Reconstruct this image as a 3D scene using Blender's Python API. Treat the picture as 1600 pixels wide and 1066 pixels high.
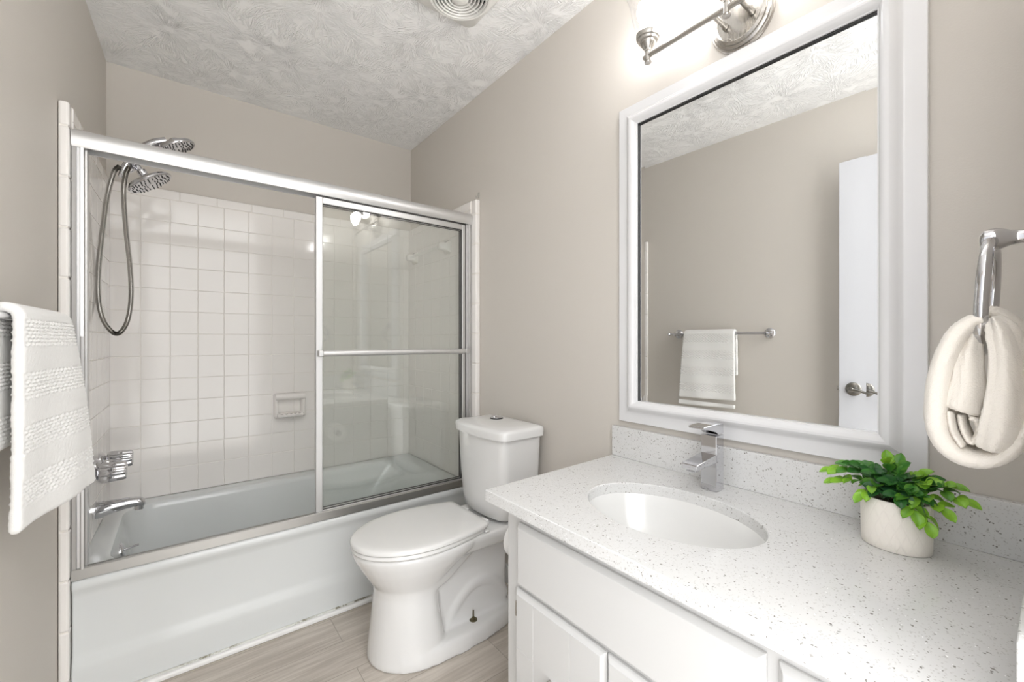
import bpy, bmesh, math, random
from mathutils import Vector, Matrix, Quaternion
random.seed(7)
PI = math.pi
SC = bpy.context.scene
for o in list(bpy.data.objects): bpy.data.objects.remove(o)

# ------------------------------------------------------------------ camera
YAW = math.atan(519/666)
cam = bpy.data.cameras.new('camera'); co = bpy.data.objects.new('camera', cam)
SC.collection.objects.link(co)
cam.sensor_width = 36; cam.lens = 36*666/1600; cam.clip_start = .01
co.location = (0, 0, 1.15); co.rotation_euler = (PI/2, 0, -YAW)
SC.camera = co
# ------------------------------------------------------------------ world and exposure
w = bpy.data.worlds.new('world'); SC.world = w; w.use_nodes = True
WB = w.node_tree.nodes['Background']
WB.inputs[1].default_value = 5.0
_n = w.node_tree.nodes; _l = w.node_tree.links            # added fill light, graded by height: dim at the horizon, bright above and below
_tc = _n.new('ShaderNodeTexCoord'); _sx = _n.new('ShaderNodeSeparateXYZ'); _cr = _n.new('ShaderNodeValToRGB'); _mr = _n.new('ShaderNodeMapRange')
_l.new(_tc.outputs['Generated'], _sx.inputs[0]); _l.new(_sx.outputs[2], _mr.inputs[0]); _mr.inputs[1].default_value = -1; _mr.inputs[2].default_value = 1
_l.new(_mr.outputs[0], _cr.inputs[0]); _l.new(_cr.outputs[0], WB.inputs[0])
_cr.color_ramp.elements[0].color = (.95, .94, .92, 1); _cr.color_ramp.elements[1].color = (1.0, 1.0, 1.0, 1)
_cr.color_ramp.elements[0].position = .25; _cr.color_ramp.elements[1].position = .78
_e = _cr.color_ramp.elements.new(.5); _e.color = (.42, .42, .42, 1)
SC.view_settings.view_transform = 'Standard'; SC.view_settings.look = 'None'
SC.view_settings.exposure = 0.38; SC.view_settings.gamma = 1; SC.view_settings.use_curve_mapping = False
BULB = 30.0         # strength of the bulb glass
SC.cycles.diffuse_bounces = 10; SC.cycles.max_bounces = 16; SC.cycles.transparent_max_bounces = 16; SC.cycles.glossy_bounces = 8

# ------------------------------------------------------------------ helpers: nodes and materials
class NT:
    def __init__(s, name):
        s.m = bpy.data.materials.new(name); s.m.use_nodes = True
        s.t = s.m.node_tree; s.n = s.t.nodes; s.b = s.n['Principled BSDF']; s.out = s.n['Material Output']
    def add(s, typ, **k):
        n = s.n.new('ShaderNode'+typ)
        for a, v in k.items(): setattr(n, a, v)
        return n
    def link(s, a, b): s.t.links.new(a, b)
    def set(s, n, i, v):
        if hasattr(v, 'is_linked') or isinstance(v, bpy.types.NodeSocket): s.link(v, n.inputs[i])
        else: n.inputs[i].default_value = v
    def math(s, op, a, b=0.0, c=None, clamp=False):
        n = s.add('Math', operation=op, use_clamp=clamp); s.set(n, 0, a); s.set(n, 1, b)
        if c is not None: s.set(n, 2, c)
        return n.outputs[0]
    def ss(s, x, lo, hi):
        n = s.add('MapRange', interpolation_type='SMOOTHSTEP'); s.set(n, 0, x); s.set(n, 1, lo); s.set(n, 2, hi)
        return n.outputs[0]
    def mix(s, f, a, b):
        n = s.add('Mix', data_type='RGBA'); s.set(n, 0, f); s.set(n, 6, a); s.set(n, 7, b); return n.outputs[2]
    def coords(s, kind='Object'): return s.add('TexCoord').outputs[kind]
    def noise(s, vec, scale, detail=2, rough=.5, out=0):
        n = s.add('TexNoise'); s.link(vec, n.inputs['Vector']); n.inputs['Scale'].default_value = scale
        n.inputs['Detail'].default_value = detail; n.inputs['Roughness'].default_value = rough; return n.outputs[out]
    def bump(s, h, dist=.001, strength=1.0, normal=None):
        n = s.add('Bump'); n.inputs['Distance'].default_value = dist; n.inputs['Strength'].default_value = strength
        s.link(h, n.inputs['Height'])
        if normal: s.link(normal, n.inputs['Normal'])
        return n.outputs[0]

def rgb(h):      # sRGB hex -> linear
    c = [int(h[i:i+2], 16)/255 for i in (0, 2, 4)]
    return tuple((x/12.92 if x <= .04045 else ((x+.055)/1.055)**2.4) for x in c)+(1,)

def simple(name, col, rough=.5, metal=0.0, spec=.5, coat=0.0):
    t = NT(name); b = t.b
    b.inputs['Base Color'].default_value = col; b.inputs['Roughness'].default_value = rough
    b.inputs['Metallic'].default_value = metal; b.inputs['Specular IOR Level'].default_value = spec
    b.inputs['Coat Weight'].default_value = coat; b.inputs['Coat Roughness'].default_value = .05
    return t

def m_wall(name, col):
    t = simple(name, col, .55, 0, .35)
    v = t.coords(); n = t.noise(v, 260, 3, .6)
    t.link(t.bump(n, .0006, .5), t.b.inputs['Normal'])
    n2 = t.noise(v, 1.7, 2)
    t.link(t.mix(t.math('MULTIPLY', n2, .12), col, tuple(c*.9 for c in col[:3])+(1,)), t.b.inputs['Base Color'])
    return t.m

def m_ceiling():
    t = simple('ceiling_texture_paint', (.90, .90, .90, 1), .7, 0, .3)
    v = t.coords()
    def layer(seed, scale, freq):
        mp = t.add('Mapping'); mp.inputs['Location'].default_value = (seed, seed*1.7, 0); t.link(v, mp.inputs[0])
        vo = t.add('TexVoronoi', voronoi_dimensions='2D'); vo.inputs['Scale'].default_value = scale
        vo.inputs['Randomness'].default_value = .9
        t.link(mp.outputs[0], vo.inputs['Vector'])
        sc = t.add('VectorMath', operation='SCALE'); t.link(mp.outputs[0], sc.inputs[0]); sc.inputs[3].default_value = 1
        dd = t.add('VectorMath', operation='SUBTRACT'); t.link(sc.outputs[0], dd.inputs[0]); t.link(vo.outputs['Position'], dd.inputs[1])
        wob = t.add('TexNoise'); wob.inputs['Scale'].default_value = 18; t.link(mp.outputs[0], wob.inputs['Vector'])
        w2 = t.add('VectorMath', operation='SUBTRACT'); t.link(wob.outputs['Color'], w2.inputs[0]); w2.inputs[1].default_value = (.5, .5, .5)
        w3 = t.add('VectorMath', operation='SCALE'); t.link(w2.outputs[0], w3.inputs[0]); w3.inputs[3].default_value = .018
        dw = t.add('VectorMath', operation='ADD'); t.link(dd.outputs[0], dw.inputs[0]); t.link(w3.outputs[0], dw.inputs[1])
        sp = t.add('SeparateXYZ'); t.link(dw.outputs[0], sp.inputs[0])
        ang = t.math('ARCTAN2', sp.outputs[1], sp.outputs[0])
        ln = t.math('POWER', t.math('ADD', t.math('MULTIPLY', sp.outputs[0], sp.outputs[0]), t.math('MULTIPLY', sp.outputs[1], sp.outputs[1])), .5)
        ca = t.math('MULTIPLY', t.math('COSINE', ang), freq); sa = t.math('MULTIPLY', t.math('SINE', ang), freq)
        cb = t.add('CombineXYZ'); t.link(ca, cb.inputs[0]); t.link(sa, cb.inputs[1]); t.link(t.math('MULTIPLY', ln, 13.0), cb.inputs[2])
        n = t.noise(cb.outputs[0], 1.0, 1, .5)
        ridge = t.math('SUBTRACT', 1.0, t.ss(t.math('ABSOLUTE', t.math('SUBTRACT', n, .5)), 0.0, .075))
        ridge = t.math('MULTIPLY', ridge, t.ss(ln, .008, .05))
        patch = t.ss(t.noise(mp.outputs[0], 14, 2), .38, .55)
        return t.math('MULTIPLY', ridge, patch)
    h = t.math('MAXIMUM', layer(0, 3.6, 17.0), layer(3.3, 4.2, 15.0))
    fine = t.noise(v, 120, 3)
    h2 = t.math('ADD', h, t.math('MULTIPLY', fine, .18))
    t.link(t.bump(h2, .0030, .8), t.b.inputs['Normal'])
    return t.m

def m_quartz():
    t = simple('white_speckled_quartz', (.78, .78, .775, 1), .16, 0, .5)
    v = t.coords()
    def specks(scale, rad, thr, seed):
        mp = t.add('Mapping'); mp.inputs['Location'].default_value = (seed, seed, seed); t.link(v, mp.inputs[0])
        wn = t.add('TexNoise'); wn.inputs['Scale'].default_value = scale*1.3; t.link(mp.outputs[0], wn.inputs['Vector'])
        ws = t.add('VectorMath', operation='SCALE'); t.link(wn.outputs['Color'], ws.inputs[0]); ws.inputs[3].default_value = 1.1/scale
        wa = t.add('VectorMath', operation='ADD'); t.link(mp.outputs[0], wa.inputs[0]); t.link(ws.outputs[0], wa.inputs[1])
        vo = t.add('TexVoronoi'); vo.inputs['Scale'].default_value = scale; t.link(wa.outputs[0], vo.inputs['Vector'])
        sp = t.add('SeparateColor'); t.link(vo.outputs['Color'], sp.inputs[0])
        near = t.math('LESS_THAN', vo.outputs['Distance'], rad)
        pick = t.math('GREATER_THAN', sp.outputs[0], thr)
        return t.math('MULTIPLY', near, pick), sp.outputs[1]
    col = t.mix(t.math('MULTIPLY', t.noise(v, 60, 3), .5), (.66, .66, .655, 1), (.60, .60, .595, 1))
    m1, r1 = specks(330, .40, .80, 1.3)
    col = t.mix(m1, col, (.52, .515, .50, 1))
    m2, r2 = specks(240, .38, .895, 4.1)
    col = t.mix(t.math('MULTIPLY', m2, t.ss(r2, .0, .9)), col, (.20, .19, .17, 1))
    m3, r3 = specks(165, .36, .95, 7.7)
    col = t.mix(t.math('MULTIPLY', m3, t.ss(r3, .0, 1)), col, (.22, .21, .19, 1))
    m4, r4 = specks(200, .2, .95, 9.9)
    col = t.mix(m4, col, (.95, .95, .95, 1))
    t.link(col, t.b.inputs['Base Color'])
    return t.m

def m_floor():
    t = simple('grey_oak_vinyl_plank', (.4, .37, .33, 1), .38, 0, .4)
    v = t.coords()
    mp = t.add('Mapping'); mp.inputs['Location'].default_value = (.265, -.035+.165*2, 0); t.link(v, mp.inputs[0])
    br = t.add('TexBrick'); t.link(mp.outputs[0], br.inputs['Vector'])
    br.inputs['Scale'].default_value = 1; br.inputs['Brick Width'].default_value = 1.2; br.inputs['Row Height'].default_value = .165
    br.inputs['Mortar Size'].default_value = .0012; br.inputs['Mortar Smooth'].default_value = .3; br.inputs['Bias'].default_value = 0
    br.offset = .37; br.offset_frequency = 2
    br.inputs['Color1'].default_value = (0, 0, 0, 1); br.inputs['Color2'].default_value = (1, 1, 1, 1); br.inputs['Mortar'].default_value = (.5, .5, .5, 1)
    sepc = t.add('SeparateColor'); t.link(br.outputs['Color'], sepc.inputs[0])
    off = t.math('MULTIPLY', sepc.outputs[0], 7.0)
    s = t.add('SeparateXYZ'); t.link(v, s.inputs[0])
    cb = t.add('CombineXYZ'); t.link(t.math('ADD', t.math('MULTIPLY', s.outputs[0], 1.6), off), cb.inputs[0])
    t.link(t.math('MULTIPLY', s.outputs[1], 16.0), cb.inputs[1]); t.link(off, cb.inputs[2])
    g1 = t.noise(cb.outputs[0], 1.6, 5, .65)
    cb2 = t.add('CombineXYZ'); t.link(t.math('MULTIPLY', s.outputs[0], 6.0), cb2.inputs[0]); t.link(t.math('MULTIPLY', s.outputs[1], 130.0), cb2.inputs[1]); t.link(off, cb2.inputs[2])
    g2 = t.noise(cb2.outputs[0], 1.0, 3, .6)
    f = t.math('ADD', t.math('MULTIPLY', g1, .65), t.math('MULTIPLY', g2, .35))
    f = t.ss(f, .33, .68)
    col = t.mix(f, rgb('a89f95'), rgb('cbc4bb'))
    col = t.mix(t.math('MULTIPLY', sepc.outputs[0], .3), col, rgb('b9b1a6'))
    col = t.mix(t.math('MULTIPLY', br.outputs['Fac'], .6), col, rgb('6d665e'))
    t.link(col, t.b.inputs['Base Color'])
    t.link(t.bump(t.math('SUBTRACT', t.math('MULTIPLY', g2, .25), br.outputs['Fac']), .0007, .5), t.b.inputs['Normal'])
    return t.m

def m_glass(name, tint, rough=0.0, ior=1.5, boost=1.0):
    t = NT(name); t.n.remove(t.b)
    tr = t.add('BsdfTransparent'); tr.inputs[0].default_value = tint
    gl = t.add('BsdfGlossy'); gl.inputs[0].default_value = (1, 1, 1, 1); gl.inputs['Roughness'].default_value = rough
    fr = t.add('Fresnel'); fr.inputs[0].default_value = ior
    ge = t.add('NewGeometry')      # the same reflectance on both faces of a pane
    t.link(t.math('ADD', ior, t.math('MULTIPLY', ge.outputs['Backfacing'], 1/ior-ior)), fr.inputs[0])
    f = t.math('MULTIPLY', fr.outputs[0], boost, clamp=True)
    mx = t.add('MixShader'); t.link(f, mx.inputs[0]); t.link(tr.outputs[0], mx.inputs[1]); t.link(gl.outputs[0], mx.inputs[2])
    t.link(mx.outputs[0], t.out.inputs[0]); return t.m

def m_brushed(name, col, rough=.28, axis=2, freq=900):
    t = simple(name, col, rough, 1.0)
    v = t.coords(); s = t.add('SeparateXYZ'); t.link(v, s.inputs[0])
    cb = t.add('CombineXYZ')
    for i in range(3):
        t.link(t.math('MULTIPLY', s.outputs[i], 3.0 if i == axis else freq), cb.inputs[i])
    n = t.noise(cb.outputs[0], 1, 2)
    t.link(t.math('ADD', t.math('MULTIPLY', n, .12), rough-.06), t.b.inputs['Roughness'])
    t.link(t.bump(n, .00005, .6), t.b.inputs['Normal']); return t.m

def m_towel(name, col, waffle=True, band=.105):
    t = simple(name, col, .95, 0, .1)
    t.b.inputs['Sheen Weight'].default_value = .3
    v = t.coords('UV'); ob = t.coords('Object')
    fz = t.noise(ob, 420, 3, .7)
    h = t.math('MULTIPLY', fz, .35)
    if waffle:
        s = t.add('SeparateXYZ'); t.link(v, s.inputs[0])
        ph = t.math('FRACT', t.math('DIVIDE', t.math('ADD', s.outputs[1], 0.0), band))
        inb = t.math('MULTIPLY', t.ss(ph, .40, .43), t.math('SUBTRACT', 1.0, t.ss(ph, .92, .95)))
        nz = t.noise(ob, 35, 2)
        uu = t.math('MULTIPLY', s.outputs[0], PI/.0105); vv = t.math('ADD', t.math('MULTIPLY', s.outputs[1], PI/.0085), t.math('MULTIPLY', nz, 2.2))
        pr = t.math('MULTIPLY', t.math('SINE', uu), t.math('SINE', vv))
        ck = t.ss(pr, -.25, .35)
        edge = t.math('SUBTRACT', 1.0, inb)
        wf = t.math('MULTIPLY', inb, ck)
        h = t.math('ADD', t.math('MULTIPLY', h, .6), t.math('ADD', wf, t.math('MULTIPLY', edge, .75)))
    t.link(t.bump(h, .0035, .8), t.b.inputs['Normal']); return t.m

def m_leaf():
    t = simple('artificial_leaf', (.05, .2, .02, 1), .38, 0, .5)
    a = t.add('Attribute'); a.attribute_name = 'tone'
    cr = t.add('ValToRGB'); t.link(a.outputs['Fac'], cr.inputs[0])
    e = cr.color_ramp.elements
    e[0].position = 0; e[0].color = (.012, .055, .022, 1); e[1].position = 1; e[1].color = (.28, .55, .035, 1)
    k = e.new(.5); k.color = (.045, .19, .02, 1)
    n = t.noise(t.coords(), 300, 2)
    t.link(t.mix(t.math('MULTIPLY', n, .35), cr.outputs[0], (.02, .10, .03, 1)), t.b.inputs['Base Color'])
    return t.m

def m_pot():
    t = simple('embossed_white_ceramic', rgb('e9e4dc'), .42, 0, .4)
    v = t.coords(); s = t.add('SeparateXYZ'); t.link(v, s.inputs[0])
    ang = t.math('MULTIPLY', t.math('ARCTAN2', s.outputs[1], s.outputs[0]), 9/PI)
    zz = t.math('MULTIPLY', s.outputs[2], 50.0)
    def tri(x):
        return t.math('ABSOLUTE', t.math('SUBTRACT', t.math('MULTIPLY', t.math('FRACT', x), 2.0), 1.0))
    a = tri(t.math('ADD', ang, t.math('MULTIPLY', zz, .5))); b = tri(t.math('SUBTRACT', ang, t.math('MULTIPLY', zz, .5))); c = tri(ang)
    h = t.math('MINIMUM', t.math('MINIMUM', a, b), t.math('ADD', c, .12))
    h = t.ss(h, 0.0, .22)
    t.link(t.bump(h, .0005, .55), t.b.inputs['Normal']); return t.m

def m_caulk():
    t = simple('stained_caulk', (.75, .75, .72, 1), .5)
    v = t.coords(); n = t.noise(v, 26, 5, .75); f = t.ss(n, .46, .60)
    n2 = t.noise(v, 9, 2); f = t.math('MULTIPLY', f, t.ss(n2, .36, .6))
    t.link(t.mix(f, (.70, .70, .67, 1), (.17, .145, .09, 1)), t.b.inputs['Base Color']); return t.m

def m_tank():
    return simple('vitreous_china', (.71, .71, .705, 1), .07, 0, .5, .3).m

M = {}
M['wall'] = m_wall('greige_wall_paint', rgb('cbc6bf'))
M['ceil'] = m_ceiling()
M['floor'] = m_floor()
M['quartz'] = m_quartz()
M['tile'] = simple('glazed_white_tile', rgb('e7e4e1'), .09, 0, .5).m
M['grout'] = simple('pale_grout', rgb('e4e0da'), .8).m
M['enamel'] = simple('tub_enamel', rgb('d2d5d5'), .13, 0, .5).m
M['china'] = m_tank()
M['seat'] = simple('seat_plastic', (.72, .72, .71, 1), .12).m
M['chrome'] = simple('polished_chrome', (.62, .62, .64, 1), .05, 1).m
M['track'] = m_brushed('darkened_aluminium_track', (.46, .455, .44, 1), .38, 0)  # aluminium with the dim reflection of floor and apron put into its colour
M['dnick'] = simple('dark_satin_nickel', (.27, .26, .24, 1), .24, 1).m
M['hose'] = simple('ribbed_steel', (.56, .55, .53, 1), .2, 1).m
M['alu'] = m_brushed('satin_aluminium', (.72, .72, .72, 1), .42, 0)
M['aluv'] = m_brushed('satin_aluminium_upright', (.66, .66, .66, 1), .40, 2)
M['nickel'] = m_brushed('brushed_nickel', (.50, .48, .45, 1), .26, 2)
M['glass'] = m_glass('shower_glass', (.982, .990, .984, 1), 0, 1.5, 1.7)
M['shade'] = m_glass('clear_lamp_glass', (.93, .93, .945, 1), .03, 1.5, 2.2)
M['acrylic'] = m_glass('clear_acrylic', (.93, .94, .94, 1), .02, 1.5, 1.3)
M['mirror'] = simple('mirror_silver', (.88, .89, .888, 1), .0, 1).m
M['frame'] = simple('white_lacquer_frame', (.70, .70, .71, 1), .22, 0, .5, .4).m
M['cab'] = simple('white_cabinet_paint', (.57, .57, .565, 1), .38, 0, .4).m
M['trim'] = simple('white_trim_paint', (.80, .80, .79, 1), .4).m
M['door'] = simple('white_door_paint', (.60, .61, .645, 1), .4).m
M['plastic'] = simple('ivory_vent_plastic', (.76, .755, .73, 1), .35).m
M['dark'] = simple('cavity_shade', (.03, .03, .03, 1), .8).m
M['rubber'] = simple('dark_rubber', (.02, .02, .02, 1), .5).m
M['towel'] = m_towel('white_waffle_terry', (.76, .755, .74, 1), False)
M['ivory'] = m_towel('ivory_terry', (.76, .72, .66, 1), False)
M['leaf'] = m_leaf()
M['stem'] = simple('green_stem', (.05, .12, .03, 1), .5).m
M['pot'] = m_pot()
M['soil'] = simple('brown_moss', (.07, .045, .025, 1), .9).m
M['caulk'] = m_caulk()
M['paper'] = simple('tissue_paper', (.82, .82, .82, 1), .9).m
M['brass'] = simple('tarnished_brass', (.14, .12, .07, 1), .4, .8).m
M['basin'] = simple('sink_china', (.70, .70, .69, 1), .12).m
tb = NT('lit_bulb'); tb.b.inputs['Emission Color'].default_value = (1, .985, .965, 1); tb.b.inputs['Emission Strength'].default_value = BULB
tb.b.inputs['Base Color'].default_value = (1, 1, 1, 1); M['bulb'] = tb.m

# ------------------------------------------------------------------ helpers: objects
ORG = {}
def empty(name, label, cat, loc=(0, 0, 0), group=None):
    o = bpy.data.objects.new(name, None); SC.collection.objects.link(o); o.location = loc
    o.empty_display_size = .05; o['label'] = label; o['category'] = cat
    if group: o['group'] = group
    ORG[o] = Vector(loc); return o
def obj(name, bm, mat, parent=None, smooth=None, bevel=0, seg=2, label=None, cat=None, kind=None, loc=None, mods=(), wn=False):
    """bm holds world coordinates; the object origin is its thing's origin"""
    org = ORG[parent] if parent is not None else Vector(loc or (0, 0, 0))
    bmesh.ops.recalc_face_normals(bm, faces=bm.faces)
    bmesh.ops.translate(bm, verts=bm.verts, vec=-org)
    me = bpy.data.meshes.new(name); bm.to_mesh(me); bm.free()
    o = bpy.data.objects.new(name, me); SC.collection.objects.link(o)
    for m in (mat if isinstance(mat, (list, tuple)) else [mat]): me.materials.append(m)
    if parent is not None: o.parent = parent
    else: o.location = org
    ORG[o] = org
    if bevel:
        b = o.modifiers.new('bevel', 'BEVEL'); b.width = bevel; b.segments = seg; b.limit_method = 'ANGLE'; b.angle_limit = math.radians(35)
        b.harden_normals = False
    for typ, kw in mods:
        md = o.modifiers.new(typ.lower(), typ)
        for k, v in kw.items(): setattr(md, k, v)
    if smooth is not None:
        me.shade_smooth() if smooth is True else None
        if smooth is not True and smooth:
            me.shade_smooth(); me.set_sharp_from_angle(angle=math.radians(smooth))
    elif bevel:
        me.shade_smooth(); me.set_sharp_from_angle(angle=math.radians(35))
        wnm = o.modifiers.new('wn', 'WEIGHTED_NORMAL'); wnm.keep_sharp = True
    if label: o['label'] = label
    if cat: o['category'] = cat
    if kind: o['kind'] = kind
    return o
def BM(): return bmesh.new()
def box(bm, x0, x1, y0, y1, z0, z1, mi=0):
    vs = [bm.verts.new((x, y, z)) for x in (x0, x1) for y in (y0, y1) for z in (z0, z1)]
    for f in ((0, 1, 3, 2), (4, 6, 7, 5), (0, 4, 5, 1), (2, 3, 7, 6), (0, 2, 6, 4), (1, 5, 7, 3)):
        bm.faces.new([vs[i] for i in f]).material_index = mi
def prism(bm, poly, z0, z1):
    a = [bm.verts.new((x, y, z0)) for x, y in poly]; b = [bm.verts.new((x, y, z1)) for x, y in poly]
    n = len(poly); bm.faces.new(a); bm.faces.new(b)
    for i in range(n): bm.faces.new((a[i], a[(i+1) % n], b[(i+1) % n], b[i]))
def loft(bm, rings, cap0=True, cap1=True, closed=True, mi=0):
    R = [[bm.verts.new(p) for p in r] for r in rings]
    n = len(R[0])
    for a, b in zip(R, R[1:]):
        for i in range(n if closed else n-1):
            f = bm.faces.new((a[i], a[(i+1) % n], b[(i+1) % n], b[i])); f.material_index = mi
    if cap0: bm.faces.new(R[0]).material_index = mi
    if cap1: bm.faces.new(R[-1]).material_index = mi
    return R
def frame_from(d):
    d = Vector(d).normalized(); q = Vector((0, 0, 1)).rotation_difference(d); return q.to_matrix()
def lathe(bm, prof, base=(0, 0, 0), axis=(0, 0, 1), n=32, cap0=False, cap1=False, sx=1, sy=1):
    m = frame_from(axis); base = Vector(base); rings = []
    for r, h in prof:
        rings.append([base+m@Vector((r*sx*math.cos(2*PI*i/n), r*sy*math.sin(2*PI*i/n), h)) for i in range(n)])
    loft(bm, rings, cap0, cap1)
def cyl(bm, a, b, r, n=20, r2=None):
    a = Vector(a); b = Vector(b); L = (b-a).length
    lathe(bm, [(r, 0), (r2 if r2 is not None else r, L)], a, b-a, n, True, True)
def tube(bm, pts, rad, n=12, caps=True):
    pts = [Vector(p) for p in pts]; N = len(pts); rings = []
    t0 = (pts[1]-pts[0]).normalized(); up = Vector((0, 0, 1)) if abs(t0.z) < .9 else Vector((1, 0, 0))
    x = t0.cross(up).normalized()
    for i, p in enumerate(pts):
        t = (pts[min(i+1, N-1)]-pts[max(i-1, 0)]).normalized()
        x = (x-t*x.dot(t)).normalized(); y = t.cross(x)
        r = rad[i] if isinstance(rad, (list, tuple)) else rad
        rings.append([p+(x*math.cos(2*PI*k/n)+y*math.sin(2*PI*k/n))*r for k in range(n)])
    loft(bm, rings, caps, caps)
def spline(P, n):
    P = [Vector(p) for p in P]; out = []
    Q = [P[0]*2-P[1]]+P+[P[-1]*2-P[-2]]
    for i in range(1, len(Q)-2):
        for k in range(n):
            t = k/n; a, b, c, d = Q[i-1:i+3]
            out.append(.5*((2*b)+(c-a)*t+(2*a-5*b+4*c-d)*t*t+(-a+3*b-3*c+d)*t**3))
    out.append(P[-1]); return out
def rrect(x0, x1, y0, y1, r, z, seg=6):
    pts = []
    for cx, cy, a0 in ((x1-r, y1-r, 0), (x0+r, y1-r, PI/2), (x0+r, y0+r, PI), (x1-r, y0+r, 3*PI/2)):
        for k in range(seg+1):
            a = a0+PI/2*k/seg; pts.append((cx+r*math.cos(a), cy+r*math.sin(a), z))
    return pts

# ------------------------------------------------------------------ dimensions
XR = 1.235; YB = 2.70; ZC = 2.44
SL = .0314                                   # the left wall runs a touch out of square
def xl(y): return -.268+(y-YB)*SL
TT = .009                                    # tile thickness

# ------------------------------------------------------------------ room shell
bm = BM(); box(bm, -.55, XR+.1, -.6, YB+.1, -.08, 0); obj('floor', bm, M['floor'], kind='structure')
bm = BM(); box(bm, -.55, XR+.1, 0, YB+.1, ZC, ZC+.1); obj('ceiling', bm, M['ceil'], kind='structure')
bm = BM(); prism(bm, [(xl(0), 0), (xl(YB+.1), YB+.1), (xl(YB+.1)-.1, YB+.1), (xl(0)-.1, 0)], 0, ZC); obj('wall_left', bm, M['wall'], kind='structure')
bm = BM(); box(bm, XR, XR+.1, -.1, YB+.1, 0, ZC); obj('wall_right', bm, M['wall'], kind='structure')
bm = BM(); box(bm, xl(YB), XR, YB, YB+.1, 0, ZC); obj('wall_back', bm, M['wall'], kind='structure')
bm = BM(); box(bm, .66, XR, -.1, .004, 0, ZC); obj('wall_front', bm, M['wall'], kind='structure')

# ------------------------------------------------------------------ tiled surround: every tile a slightly pillowed plate
def tile_plate(bm, O, U, V, N, u0, u1, v0, v1, th=.0022, inset=.0026, round_edge=None):
    """plate on plane O + u U + v V, raised along N"""
    ta = random.gauss(0, .0016); tb_ = random.gauss(0, .0016)
    uc = (u0+u1)/2; vc = (v0+v1)/2
    def P(u, v, d): return O+U*u+V*v+N*(d+((u-uc)*ta+(v-vc)*tb_ if d > 0 else 0))
    rings = []
    for ins, d in ((0, 0), (.0003, th*.62), (.0012, th*.88), (inset, th)):
        rings.append([P(u0+ins, v0+ins, d), P(u1-ins, v0+ins, d), P(u1-ins, v1-ins, d), P(u0+ins, v1-ins, d)])
    if round_edge is not None:       # bullnose: one side rolls down to the wall
        side, drop = round_edge
        rings = []
        for k in range(7):
            a = PI/2*k/6; ins = .0003 if k < 1 else .0012*k/6+.0006
            b = drop*(1-math.sin(a)); d = -TT*.5+(th+TT*.5)*math.sin(a) if k < 6 else th
            e = dict(u0=ins, u1=ins, v0=ins, v1=ins); e[side] = drop*(1-math.cos(PI/2*k/6))
            dd = -TT*.45+(th+TT*.45)*math.sin(a)
            rings.append([P(u0+e['u0'], v0+e['v0'], dd), P(u1-e['u1'], v0+e['v0'], dd), P(u1-e['u1'], v1-e['v1'], dd), P(u0+e['u0'], v1-e['v1'], dd)])
    loft(bm, rings, False, True)
G = .0008
TZ0 = .4205; TP = .1092; NR = 13; ZT = TZ0+NR*TP; ZTOP = 1.887
def tile_wall(name, O, U, V, N, ulo, uhi, u_lines, v_lines, top=True, label=None):
    """grid of 4 1/4 inch tiles with a bullnose row on top"""
    bm = BM()
    th = TT*.5
    # grout bed
    a = O+U*ulo; b = O+U*uhi
    z0 = v_lines[0]
    rings = [[a+V*z0-N*.0, b+V*z0, b+V*(ZTOP-.004), a+V*(ZTOP-.004)], [a+V*z0+N*th, b+V*z0+N*th, b+V*(ZTOP-.004)+N*th, a+V*(ZTOP-.004)+N*th]]
    loft(bm, rings, False, True, mi=1)
    O2 = O+N*th
    for i in range(len(v_lines)-1):
        for j in range(len(u_lines)-1):
            tile_plate(bm, O2, U, V, N, u_lines[j]+G, u_lines[j+1]-G, v_lines[i]+G, v_lines[i+1]-G)
    u = ulo-.05
    while u < uhi:
        x0 = max(ulo, u); x1 = min(uhi, u+.1525)
        if x1-x0 > .004: tile_plate(bm, O2, U, V, N, x0+G, x1-G, v_lines[-1]+G, ZTOP, round_edge=('v1', .007))
        u += .1525
    return bm
def lines(lo, hi, start, p):
    L = [lo]; k = start
    while k < hi-.012:
        if k > lo+.012: L.append(k)
        k += p
    L.append(hi); return L
Zv = Vector((0, 0, 1))
VL = [.402]+[TZ0+i*TP for i in range(1, NR+1)]
# the tiles sit on a thick mortar bed that stands proud of the painted walls
LS = .0169; RX = 1.208; BY = 2.672; YL0 = 1.868; YR0 = 1.854
def lx(y): return -.268+LS*(y-1.90)
ew = .046
bm = tile_wall('t', Vector((0, BY+TT*.5, 0)), Vector((1, 0, 0)), Zv, Vector((0, -1, 0)), lx(BY), RX, lines(lx(BY), RX, -.147-.1095, .1095), VL)
box(bm, lx(BY)-.02, RX+.02, BY+TT*.5, YB-.0005, .39, ZTOP-.001)
obj('trim_1', bm, [M['tile'], M['grout']], kind='structure', smooth=False)
def end_strip(bm, x0, x1, y0, y1):
    z = -.055
    while z < ZTOP-.01:
        z1 = min(z+.1555, ZTOP); box(bm, x0, x1, y0, y1, max(z, 0)+G, z1-G); z = z1
bm = tile_wall('t', Vector((RX+TT*.5, 0, 0)), Vector((0, 1, 0)), Zv, Vector((-1, 0, 0)), YR0+ew, BY, lines(YR0+ew, BY, BY-.1095*7, .1095), VL)
box(bm, RX+TT*.5, XR-.0005, YR0+ew, YB-.001, .39, ZTOP-.001)
obj('trim_2', bm, [M['tile'], M['grout']], kind='structure', smooth=False)
Lu = Vector((LS, 1, 0)).normalized(); Ln = Vector((1, -LS, 0)).normalized()
OL = Vector((lx(0), 0, 0))-Ln*TT*.5
bm = tile_wall('t', OL, Lu, Zv, Ln, YL0+ew, BY, lines(YL0+ew, BY, BY-.1095*7, .1095), VL)
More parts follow.
